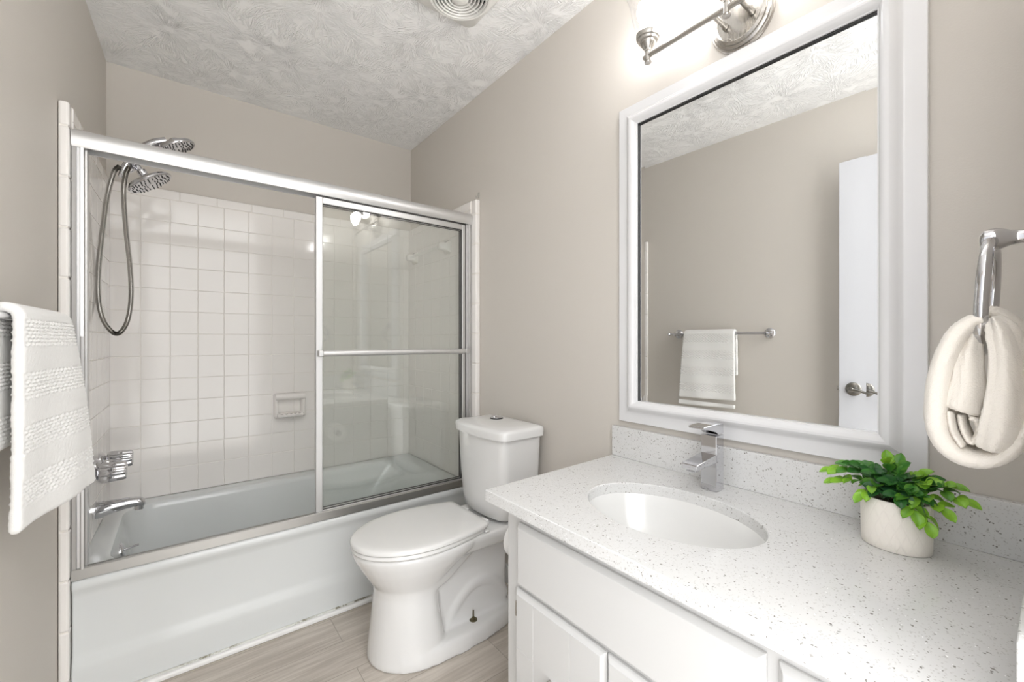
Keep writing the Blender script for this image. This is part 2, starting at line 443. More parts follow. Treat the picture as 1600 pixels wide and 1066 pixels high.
loft(bm, [[(lx(y)-TT*.5, y, z), (xl(y)+.0005, y, z)] for y, z in ((YL0+ew, .39), (BY, .39), (BY, ZTOP-.001), (YL0+ew, ZTOP-.001), (YL0+ew, .39))], False, False, closed=False)
obj('trim_3', bm, [M['tile'], M['grout']], kind='structure', smooth=False)
bm = BM(); end_strip(bm, RX, XR-.0008, YR0, YR0+ew-G); obj('trim_6', bm, M['tile'], kind='structure', bevel=.007, seg=4)
bm = BM(); end_strip(bm, xl(YL0)+.002, lx(YL0+.02), YL0, YL0+ew-G); obj('trim_7', bm, M['tile'], kind='structure', bevel=.007, seg=4)
bm = BM(); box(bm, xl(YL0)+.003, lx(YL0)-.003, YL0+.003, YL0+ew, 0, ZTOP-.004); box(bm, RX+.003, XR-.001, YR0+.003, YR0+ew, 0, ZTOP-.004); obj('trim_8', bm, M['grout'], kind='structure')
# white strip and stained caulk along the foot of the tub
bm = BM(); box(bm, lx(1.87)+.002, .985, 1.858, 1.8785, 0, .019); obj('trim_4', bm, M['trim'], kind='structure', bevel=.006, seg=3)
bm = BM(); cyl(bm, (lx(1.87)+.003, 1.8775, .0195), (.985, 1.8775, .0195), .0042, 8); obj('trim_5', bm, M['caulk'], kind='structure', smooth=True)
bm = BM(); box(bm, XR-.012, XR, 1.30, 1.852, 0, .085); obj('baseboard_right', bm, M['trim'], kind='structure', bevel=.003)

# ------------------------------------------------------------------ bathtub
TX0, TX1, TY0, TY1, TZ = -.2665, RX-.0005, 1.88, BY-.0005, .40
bm = BM()
def tr(y0, z, r=.006, x0=TX0, x1=TX1, y1=TY1): return rrect(x0, x1, y0, y1, r, z, 6)
rings = [tr(1.880, 0), tr(1.880, .06), tr(1.8805, .115), tr(1.883, .132), tr(1.890, .152), tr(1.894, .17), tr(1.8945, .34), tr(1.892, .356), tr(1.8855, .368), tr(1.883, .378), tr(1.884, .390), tr(1.889, .3965), tr(1.897, .3995, .012)]
ix0, ix1, iy0, iy1 = TX0+.065, TX1-.075, 1.965, 2.600
rings += [rrect(ix0-.006, ix1+.006, iy0-.006, iy1+.006, .11, .3995, 6),
          rrect(ix0+.006, ix1-.008, iy0+.004, iy1-.004, .11, .394, 6),
          rrect(ix0+.012, ix1-.03, iy0+.009, iy1-.009, .11, .37, 6),
          rrect(ix0+.03, ix1-.12, iy0+.022, iy1-.022, .12, .24, 6),
          rrect(ix0+.05, ix1-.20, iy0+.04, iy1-.04, .12, .12, 6),
          rrect(ix0+.075, ix1-.26, iy0+.07, iy1-.07, .11, .075, 6),
          rrect(ix0+.16, ix1-.36, iy0+.16, iy1-.16, .08, .065, 6)]
loft(bm, rings, True, True)
tub = empty('bathtub', 'white enamelled built-in bathtub with a plain apron, behind the sliding glass doors', 'bathtub', (.48, 2.28, 0))
obj('tub_body', bm, M['enamel'], tub, smooth=50)
# overflow plate with trip lever
oc = Vector((ix0+.022, 2.275, .315)); od = Vector((1, 0, .14)).normalized()
bm = BM(); lathe(bm, [(0, .010), (.020, .0095), (.030, .007), (.036, .003), (.037, 0), (.037, -.004)], oc, od, 28)
obj('overflow_plate', bm, M['chrome'], tub, smooth=40)
bm = BM(); cyl(bm, oc+od*.008+Vector((0, 0, .008)), oc+od*.05+Vector((0, 0, .010)), .0035, 10, .0045)
obj('trip_lever', bm, M['chrome'], tub, smooth=40)

# spout
sp = empty('tub_spout', 'chrome tub spout on the tiled left wall just above the tub rim', 'tub spout', (-.272, 2.31, .49))
bm = BM()
xs0 = lx(2.31)
rings = []
for t_, (x, zc, rw, rh) in enumerate([(0, .488, .030, .033), (.015, .4885, .030, .0325), (.05, .493, .027, .027), (.09, .4965, .0235, .022), (.118, .4975, .022, .020), (.135, .495, .021, .019), (.146, .489, .016, .015), (.150, .484, .005, .005)]):
    rings.append([(xs0+x, 2.31+rw*math.cos(a), zc+rh*math.sin(a)) for a in [2*PI*k/20 for k in range(20)]])
loft(bm, rings)
cyl(bm, (xs0+.130, 2.31, .49), (xs0+.130, 2.31, .464), .0145, 20)
obj('spout_body', bm, M['chrome'], sp, smooth=45)
# valve handles
for hy, nm in ((2.20, 'chrome fluted tub valve handle nearest the shower door'), (2.42, 'chrome fluted tub valve handle furthest from the shower door'), (2.31, 'short chrome diverter knob between the two fluted tub valve handles')):
    b = Vector((lx(hy), hy, .655)); r_ = Vector((1, 0, 0))
    kn = empty('valve_handle', nm, 'tap handle', b)
    bm = BM(); lathe(bm, [(.036, 0), (.035, .006), (.028, .014), (.016, .022), (.013, .030)], b, r_, 28, True, True)
    obj('escutcheon', bm, M['chrome'], kn, smooth=40)
    bm = BM(); n = 80; rr = []
    L0, L1, R0 = (.020, .104, .034) if hy != 2.31 else (.018, .048, .024)
    for h, s in ((L0, .55), (L0+.004, .85), (L0+.012, 1), (L1-.01, .93), (L1-.003, .86), (L1, .6)):
        rr.append([b+Vector((h, (R0*s*(1+.09*math.cos(10*2*PI*k/n)))*math.cos(2*PI*k/n), (R0*s*(1+.09*math.cos(10*2*PI*k/n)))*math.sin(2*PI*k/n))) for k in range(n)])
    loft(bm, rr); obj('knob', bm, M['chrome'], kn, smooth=50)

# ------------------------------------------------------------------ sliding shower door
sd = empty('sliding_shower_door', 'framed sliding glass shower door standing on the tub rim, both panels slid to the right', 'shower door', (.48, 1.92, .40))
XJ0 = lx(1.92)+.001; XJ1 = RX-.001
def extr(bm, prof, x0, x1):     # profile of (y,z) extruded along x
    a = [(x0, y, z) for y, z in prof]; b = [(x1, y, z) for y, z in prof]; loft(bm, [a, b])
bm = BM()
extr(bm, [(1.888, 1.764), (1.884, 1.772), (1.882, 1.785), (1.884, 1.800), (1.890, 1.811), (1.900, 1.816), (1.950, 1.816), (1.956, 1.810), (1.956, 1.760), (1.950, 1.760), (1.950, 1.79), (1.897, 1.79), (1.897, 1.760), (1.890, 1.760)], XJ0, XJ1)
obj('header_rail', bm, M['alu'], sd, smooth=30)
bm = BM()
extr(bm, [(1.888, .4005), (1.889, .432), (1.892, .435), (1.902, .434), (1.903, .417), (1.922, .417), (1.923, .426), (1.927, .426), (1.928, .414), (1.947, .412), (1.948, .420), (1.953, .419), (1.953, .4005)], XJ0, XJ1)
obj('bottom_track', bm, M['track'], sd, smooth=30)
def zprism(bm, prof, z0, z1): loft(bm, [[(x, y, z0) for x, y in prof], [(x, y, z1) for x, y in prof]])
bm = BM(); zprism(bm, [(XJ0, 1.893), (XJ0+.010, 1.891), (XJ0+.012, 1.896), (XJ0+.018, 1.896), (XJ0+.020, 1.891), (XJ0+.027, 1.892), (XJ0+.029, 1.905), (XJ0+.033, 1.907), (XJ0+.033, 1.95), (XJ0, 1.95)], .428, 1.762)
obj('wall_jamb', bm, M['aluv'], sd, smooth=30)
bm = BM(); zprism(bm, [(XJ1, 1.893), (XJ1-.008, 1.891), (XJ1-.010, 1.896), (XJ1-.018, 1.897), (XJ1-.019, 1.905), (XJ1-.026, 1.906), (XJ1-.026, 1.95), (XJ1, 1.95)], .428, 1.762)
obj('wall_jamb', bm, M['aluv'], sd, smooth=30)
def panel(x0, x1, yc, bar):
    z0, z1 = .423, 1.757; w_ = .028
    bm = BM()
    d = .009
    box(bm, x0, x0+w_, yc-d, yc+d, z0, z1)
    box(bm, x1-.020, x1, yc-d, yc+d, z0, z1)
    box(bm, x0+w_, x1-.020, yc-d, yc+d, z1-.028, z1)
    box(bm, x0+w_, x1-.020, yc-d, yc+d, z0, z0+.014)
    p = obj('door_panel', bm, M['aluv'], sd, bevel=.0025, seg=2)
    bm = BM(); box(bm, x0+w_-.002, x1-.018, yc-.0025, yc+.0025, z0+.012, z1-.026)
    obj('glass_pane', bm, M['glass'], p, smooth=False)
    # dark gasket line round the glass
    bm = BM()
    for a in ((x0+w_-.001, x0+w_+.0015, z0+.014, z1-.028), (x1-.0225, x1-.019, z0+.014, z1-.028), (x0+w_, x1-.02, z1-.030, z1-.0275), (x0+w_, x1-.02, z0+.0135, z0+.016)):
        box(bm, a[0], a[1], yc-.0045, yc+.0045, a[2], a[3])
    obj('gasket', bm, M['rubber'], p)
    if bar:
        bm = BM(); zb = 1.098; yb = yc-.034
        pr = [(yb+.0125*math.cos(a)*.75, zb+.0125*math.sin(a)) for a in [2*PI*k/20 for k in range(20)]]
        loft(bm, [[(x0+.014, y, z) for y, z in pr], [(x1+.004, y, z) for y, z in pr]])
        q = obj('towel_bar', bm, M['alu'], p, smooth=40)
        for xx in (x0+.004, x1-.018):
            bm = BM(); box(bm, xx, xx+.02, yc-.045, yc-.008, zb-.0135, zb+.0135); obj('bar_bracket', bm, M['aluv'], p, bevel=.003)
    return p
panel(.447, 1.176, 1.9135, True)
panel(.452, 1.180, 1.9375, False)
bm = BM(); box(bm, XJ0+.0205, XJ0+.030, 1.886, 1.8915, .43, 1.165); obj('bumper_strip', bm, M['aluv'], sd, bevel=.002)

# ------------------------------------------------------------------ soap dish
sx0, sx1, sz0, sz1 = .408, .568, .722, .858; sy = BY
sdh = empty('soap_dish', 'white ceramic soap dish set in the tiled back wall above the tub', 'soap dish', (.488, sy, .79))
bm = BM()
def rr_xz(x0, x1, z0, z1, r, y, seg=5):
    return [(a, y, b) for a, b, _ in rrect(x0, x1, z0, z1, r, 0, seg)]
loft(bm, [rr_xz(sx0, sx1, sz0, sz1, .012, sy+.003), rr_xz(sx0, sx1, sz0, sz1, .012, sy-.020), rr_xz(sx0+.005, sx1-.005, sz0+.005, sz1-.005, .012, sy-.032), rr_xz(sx0+.014, sx1-.014, sz0+.014, sz1-.016, .012, sy-.035), rr_xz(sx0+.022, sx1-.022, sz0+.022, sz1-.030, .012, sy-.026), rr_xz(sx0+.026, sx1-.026, sz0+.024, sz1-.034, .012, sy+.001)], True, True)
obj('dish_body', bm, M['tile'], sdh, smooth=60)
bm = BM()
pr = []
for k in range(9):
    a = PI*k/8; pr.append((sz0+.018-.012*math.cos(a)*1.0, -.040-.012*math.sin(a)))
xs = [sx0+.014+i*(sx1-sx0-.028)/24 for i in range(25)]
rings = []
for i, x in enumerate(xs):
    e = 1-abs(i-12)/12; k = min(1, e*4+.35)
    rings.append([(x, sy-.002, sz0+.006), (x, sy-.040-.026*k, sz0+.008), (x, sy-.048-.026*k, sz0+.016), (x, sy-.046-.026*k, sz0+.026+.003*math.sin(i*PI/2)), (x, sy-.034-.024*k, sz0+.024), (x, sy-.004, sz0+.022)])
loft(bm, rings); obj('tray_lip', bm, M['tile'], sdh, smooth=60)
bm = BM(); cyl(bm, (sx0+.006, sy-.036, sz1-.018), (sx1-.006, sy-.036, sz1-.018), .0165, 20); obj('grip_bar', bm, M['tile'], sdh, smooth=40)

# ------------------------------------------------------------------ ceramic towel bar on the right alcove wall
cb_ = empty('ceramic_towel_bar', 'ceramic post towel bar with a clear rod on the tiled wall beyond the glass', 'towel bar', (RX, 2.36, 1.69))
for yy in (2.565, 2.14):
    bm = BM(); xw = RX-.001
    def rr_yz(c, h, r, x): return [(x, a, b) for a, b, _ in rrect(c-h, c+h, 1.685-h, 1.685+h, r, 0, 5)]
    loft(bm, [rr_yz(yy, .036, .008, xw+.004), rr_yz(yy, .036, .008, xw-.006), rr_yz(yy, .030, .010, xw-.012), rr_yz(yy, .022, .012, xw-.022), rr_yz(yy, .020, .012, xw-.055), rr_yz(yy, .014, .010, xw-.062)])
    obj('ceramic_post', bm, M['tile'], cb_, smooth=50)
bm = BM(); cyl(bm, (RX-.042, 2.155, 1.685), (RX-.042, 2.55, 1.685), .0085, 16); obj('clear_rod', bm, M['acrylic'], cb_, smooth=40)

# ------------------------------------------------------------------ shower heads and hose
SY = 2.31; sw = lx(SY)
sh = empty('shower_fixture', 'chrome wall shower with a fixed round head and a looping ribbed hose', 'shower', (sw, SY, 1.88))
bm = BM(); lathe(bm, [(.032, 0), (.031, .004), (.022, .010), (.010, .014)], (sw, SY, 1.90), (1, 0, 0), 28, True, True); obj('wall_flange', bm, M['chrome'], sh, smooth=40)
bm = BM(); tube(bm, spline([(sw, SY, 1.90), (sw+.04, SY, 1.905), (sw+.085, SY, 1.885), (-.165, SY, 1.862)], 8), .0095, 14); obj('arm_pipe', bm, M['chrome'], sh, smooth=40)
bm = BM(); lathe(bm, [(.0, 0), (.014, .003), (.018, .012), (.018, .030), (.014, .038), (.0, .040)], (-.175, SY, 1.868), (.6, 0, -.8), 20)
cyl(bm, (-.158, SY, 1.848), (-.158, SY-.03, 1.868), .014, 16)
cyl(bm, (-.162, SY, 1.85), (-.192, SY, 1.838), .010, 16); obj('diverter_bracket', bm, M['chrome'], sh, smooth=40)

def shower_head(name, label, c, nrm, R, neck, handle=None, parent=None):
    c = Vector(c); nrm = Vector(nrm).normalized()
    e = empty(name, label, 'shower head', c) if parent is None else parent
    bm = BM()
    lathe(bm, [(.0, -.030), (.016, -.030), (.020, -.022), (.026, -.018), (R*.72, -.014), (R*.93, -.009), (R, -.001), (R, .004), (R*.96, .008), (R*.5, .009), (0, .009)], c, nrm, 48)
    e = obj('shower_head' if parent else 'head_shell', bm, M['chrome'], e, smooth=35, label=label if parent else None)
    if parent is None: e = e.parent
    bm = BM(); m = frame_from(nrm)
    for ring, cnt in ((.3, 8), (.5, 16), (.68, 24), (.85, 32)):
        for k in range(cnt):
            if ring > .4 and (k % 4) == 3: continue
            a = 2*PI*(k+.3*ring)/cnt; p = c+m@Vector((ring*R*math.cos(a), ring*R*math.sin(a), .0088))
            cyl(bm, p, p+nrm*.0035, .0024, 8, .0018)
    obj('spray_nozzles', bm, M['rubber'], e)
    bm = BM(); lathe(bm, [(.014, 0), (.017, .006), (.017, .022), (.011, .026), (.011, .04), (.015, .044), (.015, .058), (0, .060)], c-nrm*.028, -nrm, 24, True)
    if neck: obj('ball_joint', bm, M['chrome'], e, smooth=35)
    else: bm.free()
    if handle:
        bm = BM(); P = spline(handle, 8); n = len(P)
        tube(bm, P, [.010+.006*(i/n)**2+.003*math.sin(PI*i/n) for i in range(n)], 16); obj('hand_grip', bm, M['chrome'], e, smooth=50)
    return e
shower_head('fixed_shower_head', 'round chrome head tilted down', (-.098, SY, 1.806), (.56, -.02, -.83), .082, True, None, sh)
shower_head('handheld_shower_head', 'round chrome handheld shower head in its holder, showing above the shower door header', (-.010, SY-.02, 1.972), (.42, -.02, -.91), .066, False,
            [(-.185, SY-.02, 1.800), (-.165, SY-.025, 1.86), (-.125, SY-.025, 1.925), (-.085, SY-.02, 1.965), (-.045, SY-.02, 1.985)])
bm = BM()
P = spline([(-.186, SY-.03, 1.842), (-.205, SY-.02, 1.815), (-.226, SY, 1.72), (-.240, SY, 1.58), (-.250, SY, 1.45), (-.252, SY, 1.33), (-.240, SY, 1.24), (-.212, SY, 1.186), (-.188, SY-.005, 1.184), (-.165, SY-.01, 1.235), (-.155, SY-.01, 1.33), (-.158, SY-.015, 1.45), (-.170, SY-.02, 1.60), (-.176, SY-.025, 1.74), (-.170, SY-.03, 1.81), (-.160, SY-.03, 1.845)], 60)
tube(bm, P, [.0092 if i % 2 else .0076 for i in range(len(P))], 12)
obj('shower_hose', bm, M['hose'], sh, smooth=60, label='flexible ribbed metal hose')

# ------------------------------------------------------------------ toilet
TYC = 1.512
to = empty('toilet', 'white two-piece toilet with closed lid between the bathtub and the vanity', 'toilet', (.8, TYC, 0))
def egg(xf, xb, hw, z, n=40, xm=None, p=2.0):
    """elongated outline: half superellipse in front, squarer at back"""
    xm = xm if xm is not None else xf+(xb-xf)*.55; pts = []
    for k in range(n):
        a = 2*PI*k/n; c, s = math.cos(a), math.sin(a)
        if c < 0: x = xm+(xm-xf)*c; y = hw*s
        else:
            x = xm+(xb-xm)*(abs(c)**.65); y = hw*(math.copysign(abs(s)**.8, s))
        pts.append((x, TYC+y, z))
    return pts
bm = BM()
# foot and front pedestal
loft(bm, [egg(.533, .80, .150, 0, xm=.70), egg(.531, .80, .152, .012, xm=.70), egg(.538, .79, .146, .08, xm=.70), egg(.549, .775, .135, .17, xm=.69), egg(.555, .77, .128, .235, xm=.69), egg(.552, .78, .130, .265, xm=.69), egg(.528, .82, .146, .30, xm=.70), egg(.503, .88, .165, .34, xm=.71), egg(.484, .95, .178, .375, xm=.72), egg(.476, .96, .182, .398, xm=.72), egg(.482, .96, .178, .407, xm=.72)])
# plinth running back to the wall
def plinth(z, s=0):
    f = [(.60, .125), (.66, .152), (.74, .163), (.84, .166), (.94, .160), (1.04, .142), (1.10, .12), (1.12, .08)]
    return [(x, TYC-h+s, z) for x, h in f]+[(x, TYC+h-s, z) for x, h in reversed(f)]
loft(bm, [plinth(0), plinth(.03, .001), plinth(.052, .006), plinth(.06, .015)])
# rear column, trapway bulge
def rx(x0, x1, hw, z, r=.03): return rrect(x0, x1, TYC-hw, TYC+hw, r, z, 5)
loft(bm, [rx(.74, 1.10, .098, .03), rx(.74, 1.09, .084, .10), rx(.76, 1.10, .078, .25), rx(.74, 1.14, .09, .33), rx(.74, 1.18, .12, .37)])
for s in (-1, 1):
    tube(bm, spline([(.80, TYC+s*.060, .05), (.835, TYC+s*.062, .12), (.90, TYC+s*.062, .175), (.97, TYC+s*.062, .185), (1.04, TYC+s*.060, .15), (1.08, TYC+s*.058, .08)], 6), .030, 12)
    tube(bm, spline([(.72, TYC+s*.08, .27), (.78, TYC+s*.075, .29), (.85, TYC+s*.068, .33), (.92, TYC+s*.06, .37)], 6), .05, 12)
# deck under the tank
loft(bm, [rx(.80, 1.19, .125, .335, .03), rx(.78, 1.20, .145, .352, .03), rx(.76, 1.205, .155, .385, .03), rx(.76, 1.205, .155, .400, .03), rx(.77, 1.20, .150, .407, .03)])
obj('bowl', bm, M['china'], to, smooth=True, mods=[('REMESH', dict(mode='VOXEL', voxel_size=.0055, use_smooth_shade=True)), ('SMOOTH', dict(factor=.5, iterations=9))])
# seat and lid
def seat_out(xf, xb, hw, z, back=.135, n=26):
    pts = []; xm = xf+(xb-xf)*.50
    for k in range(n+1):
        a = PI/2+PI*k/n; pts.append((xm+(xm-xf)*math.cos(a), TYC-.004+hw*math.sin(a), z))
    # back half narrows towards the hinges
    m = 10
    L = []
    for k in range(1, m+1):
        t = k/m; L.append((xm+(xb-.012-xm)*t, hw+(back-hw)*t**1.9))
    L.append((xb-.004, back-.006)); L.append((xb, back-.018))
    for x, h in L: pts.append((x, TYC-.004-h, z))
    for x, h in reversed(L): pts.append((x, TYC-.004+h, z))
    return pts
bm = BM(); loft(bm, [seat_out(.478, .948, .177, .409), seat_out(.473, .950, .181, .414), seat_out(.474, .950, .180, .421), seat_out(.478, .948, .177, .4245)])
obj('seat', bm, M['seat'], to, smooth=45)
def dome(z, s): return seat_out(.471+s, .952-s*.6, .184-s, z, .146-s)
bm = BM(); loft(bm, [dome(.427, .004), dome(.4295, 0), dome(.438, 0), dome(.4425, .003), dome(.4455, .010), [(.72+(x-.72)*k, TYC-.004+(y-TYC+.004)*k, z) for k, z in ((.9, .4475),) for x, y, _ in dome(0, .010)], [(.72+(x-.72)*.6, TYC-.004+(y-TYC+.004)*.6, .450) for x, y, _ in dome(0, .010)], [(.72+(x-.72)*.2, TYC-.004+(y-TYC+.004)*.2, .451) for x, y, _ in dome(0, .010)]])
obj('lid', bm, M['seat'], to, smooth=50)
for s in (-1, 1):
    bm = BM(); box(bm, .948, .985, TYC-.004+s*.075-.022, TYC-.004+s*.075+.022, .408, .430); obj('hinge', bm, M['seat'], to, bevel=.006, seg=3)
bm = BM(); box(bm, .93, .948, TYC-.155, TYC-.135, .409, .418); obj('bumper', bm, M['seat'], to, bevel=.003)
# tank
def tk(xf, xb, hw, z, bow, r=.03):
    pts = rrect(xf, xb, TYC-hw, TYC+hw, r, z, 6); out = []
    return [(x-(bow*max(0, 1-((y-TYC)/hw)**2) if x < xf+r*1.01 else 0), y, z_) for x, y, z_ in sub(pts)]
def sub(pts):        # extra points on the long sides so that the front can bow
    out = []
    for i, (a, b) in enumerate(zip(pts, pts[1:]+pts[:1])):
        out.append(a)
        if i % 7 == 6:
            for k in range(1, 8): out.append(tuple(a[i]+(b[i]-a[i])*k/8 for i in range(3)))
    return out
bm = BM(); loft(bm, [tk(1.065, 1.18, .10, .408, .02), tk(1.035, 1.19, .135, .414, .025), tk(1.018, 1.20, .150, .430, .028), tk(1.012, 1.205, .157, .47, .028), tk(1.006, 1.205, .165, .56, .027), tk(1.003, 1.205, .172, .66, .026), tk(1.001, 1.205, .177, .745, .025), tk(1.001, 1.205, .177, .752, .025)])
obj('tank', bm, M['china'], to, smooth=55)
bm = BM(); loft(bm, [tk(1.000, 1.208, .184, .7525, .026), tk(.991, 1.212, .192, .756, .028), tk(.990, 1.213, .193, .782, .028), tk(.994, 1.210, .189, .792, .028), tk(1.006, 1.20, .177, .797, .026), tk(1.03, 1.18, .14, .801, .02), tk(1.06, 1.15, .08, .803, .01)])
obj('tank_lid', bm, M['china'], to, smooth=55)
bm = BM(); lathe(bm, [(.027, .800), (.027, .808), (.024, .8105), (0, .811)], (1.122, TYC+.040, 0), (0, 0, 1), 32, True)
q = obj('flush_button', bm, M['chrome'], to, smooth=35)
bm = BM(); lathe(bm, [(.012, .8105), (.0115, .8125), (0, .813)], (1.114, TYC+.048, 0), (0, 0, 1), 24, True); obj('small_flush_button', bm, M['chrome'], to, smooth=35)
bm = BM(); lathe(bm, [(.0295, .800), (.0295, .8062), (.0268, .8066)], (1.122, TYC+.040, 0), (0, 0, 1), 32); obj('button_seal', bm, M['rubber'], to)
# floor bolt
bm = BM(); lathe(bm, [(.016, .058), (.015, .063), (.007, .064), (.0065, .070), (.0032, .071), (.0030, .098), (0, .099)], (.905, TYC-.105, 0), (0, 0, 1), 16, True); obj('floor_bolt', bm, M['brass'], to, smooth=30, label='tarnished floor bolt')

# ------------------------------------------------------------------ vanity cabinet
VX = .692; VY0, VY1 = .006, .905; VT = .7140
va = empty('vanity_cabinet', 'white painted vanity cabinet under the speckled quartz countertop', 'cabinet', (.95, .45, 0))
bm = BM(); box(bm, VX, VX+.02, VY0, VY1, .09, VT); box(bm, VX+.02, XR-.001, VY1-.018, VY1, .0, VT); box(bm, VX+.06, VX+.075, VY0, VY1-.018, 0, .09); box(bm, VX+.02, XR-.001, VY0, VY1-.018, .09, .106)
obj('cabinet_body', bm, M['cab'], va, bevel=.0015)
def front(y0, y1, z0, z1, bev=.009, t=.017):
    """overlay front with a wide sloped edge"""
    bm = BM()
    def r(i, x): return [(x, y0+i, z0+i), (x, y1-i, z0+i), (x, y1-i, z1-i), (x, y0+i, z1-i)]
    loft(bm, [r(0, VX-.0005), r(0, VX-.006), r(.003, VX-.010), r(bev, VX-t), ], True, True)
    return bm
obj('drawer_front', front(.267, .852, .5275, .6855), M['cab'], va, smooth=False, bevel=.0012)
obj('drawer_front', front(.020, .250, .5275, .6855), M['cab'], va, smooth=False, bevel=.0012)
def door_front(y0, y1, side):
    bm = front(y0, y1, .11, .5165)
    d = obj('cabinet_door', bm, M['cab'], va, smooth=False, bevel=.0012)
    return d
def groove(d, pts):
    bm = BM()
    for (ya, za, yb, zb) in pts: box(bm, VX-.0178, VX-.0165, min(ya, yb), max(ya, yb), min(za, zb), max(za, zb))
    return obj('panel_groove', bm, M['cab'], d)
def door_with_grooves(y0, y1, vs, hs, pull_y):
    """a door front whose face is cut into boards by V grooves"""
    bm = BM(); xf = VX-.017; z0, z1 = .11, .5165; e = .009
    def r(i, x): return [(x, y0+i, z0+i), (x, y1-i, z0+i), (x, y1-i, z1-i), (x, y0+i, z1-i)]
    loft(bm, [r(0, VX-.0005), r(0, VX-.006), r(.003, VX-.010), r(e, xf+.0015)], True, True)
    ys = [y0+e]+vs+[y1-e]
    for a, b in zip(ys, ys[1:]):
        zs = [z0+e]+([hs] if b == ys[-1] else [])+[z1-e]
        for c, dd in zip(zs, zs[1:]):
            g = .0010
            loft(bm, [[(xf+.002, a, c), (xf+.002, b, c), (xf+.002, b, dd), (xf+.002, a, dd)], [(xf, a+g, c+g), (xf, b-g, c+g), (xf, b-g, dd-g), (xf, a+g, dd-g)]], False, True)
    d = obj('cabinet_door', bm, M['cab'], va, smooth=False)
    bm = BM(); tube(bm, spline([(xf, pull_y, .362), (xf-.022, pull_y, .358), (xf-.026, pull_y, .34), (xf-.026, pull_y, .29), (xf-.022, pull_y, .272), (xf, pull_y, .268)], 5), .005, 10)
    obj('door_pull', bm, M['nickel'], d, smooth=50)
    bm = BM(); ph = y1+.008 if pull_y > .5 else y0-.008
    box(bm, VX-.0035, VX+.001, ph-.004, ph+.004, .435, .475); obj('hinge', bm, M['nickel'], d, bevel=.001)
    return d
door_with_grooves(.566, .858, [.661, .783], .372, .722)
door_with_grooves(.271, .562, [.346, .466], .372, .40)
door_with_grooves(.020, .250, [.10, .175], .372, .21)

# ------------------------------------------------------------------ countertop with sink cut-out, splashes
ct = empty('countertop', 'white speckled quartz countertop with backsplash on the vanity', 'countertop', (.95, .5, .745))
CZ0, CZ1 = .7155, .745
SCX, SCY, SAX, SAY = .925, .578, .153, .213
def outline(n):
    """points of the slab outline in the direction of each ellipse sample"""
    poly = [(.657, .0045), (XR-.001, .0045), (XR-.001, .981), (.657, .961)]
    P = []
    for k in range(n):
        a = 2*PI*k/n; d = (math.cos(a), math.sin(a)); best = None
        for (x1, y1), (x2, y2) in zip(poly, poly[1:]+poly[:1]):
            ex, ey = x2-x1, y2-y1; den = d[0]*ey-d[1]*ex
            if abs(den) < 1e-9: continue
            t = ((x1-SCX)*ey-(y1-SCY)*ex)/den; u = ((x1-SCX)*d[1]-(y1-SCY)*d[0])/den
            if t > 0 and -1e-6 <= u <= 1+1e-6 and (best is None or t < best): best = t
        P.append((SCX+d[0]*best, SCY+d[1]*best))
    for c in poly:       # snap the closest sample on to each corner
        i = min(range(n), key=lambda j: math.dist(P[j], c)); P[i] = c
    return P
N_ = 120; OUTL = outline(N_)
def ell(s, z, da=0): return [(SCX+(SAX*s+da)*math.cos(2*PI*k/N_), SCY+(SAY*s+da)*math.sin(2*PI*k/N_), z) for k in range(N_)]
def angfix(ring):       # same angular samples as the outline: use the direction of each outline point
    return ring
def ell_dir(off, z):
    R = []
    for (x, y) in OUTL:
        dx, dy = x-SCX, y-SCY; t = 1/math.sqrt((dx/(SAX+off))**2+(dy/(SAY+off))**2); R.append((SCX+dx*t, SCY+dy*t, z))
    return R
bm = BM()
def shrink(d, z):
    return [(min(max(x, .657+d), XR-.001-d), min(y, (.961+(x-.657)*.0346)-d) if y > .9 else max(y, .0045+d), z) for x, y in OUTL]
loft(bm, [ell_dir(0, CZ0), shrink(0, CZ0), shrink(0, CZ1-.002), shrink(.002, CZ1), ell_dir(.002, CZ1), ell_dir(0, CZ1-.002), ell_dir(0, CZ0)], False, False)
bmesh.ops.remove_doubles(bm, verts=bm.verts, dist=1e-6)
obj('slab', bm, M['quartz'], ct, smooth=30)
bm = BM(); box(bm, XR-.021, XR-.001, .0265, .979, CZ1, .850); obj('backsplash', bm, M['quartz'], ct, bevel=.0015)
bm = BM(); box(bm, .657, XR-.001, .0045, .0262, CZ1, .850); obj('side_splash', bm, M['quartz'], ct, bevel=.0015)
bm = BM()
prof = [(.012, CZ0-.001), (.006, CZ0-.001), (.004, CZ0-.004), (-.004, CZ0-.03), (-.018, CZ0-.07), (-.05, CZ0-.11), (-.09, CZ0-.128), (-.125, CZ0-.134)]
R_ = [ell_dir(o, z) for o, z in prof]
loft(bm, R_, False, True)
sk = empty('sink_basin', 'oval white undermount sink basin set below the countertop opening', 'sink', (SCX, SCY, .60))
obj('bowl_shell', bm, M['basin'], sk, smooth=True, mods=[('SOLIDIFY', dict(thickness=.006, offset=1))])
bm = BM(); lathe(bm, [(.030, .5835), (.029, .587), (.020, .5875), (.018, .585), (0, .585)], (SCX+.01, SCY, 0), (0, 0, 1), 28, True); obj('drain', bm, M['chrome'], sk, smooth=35)

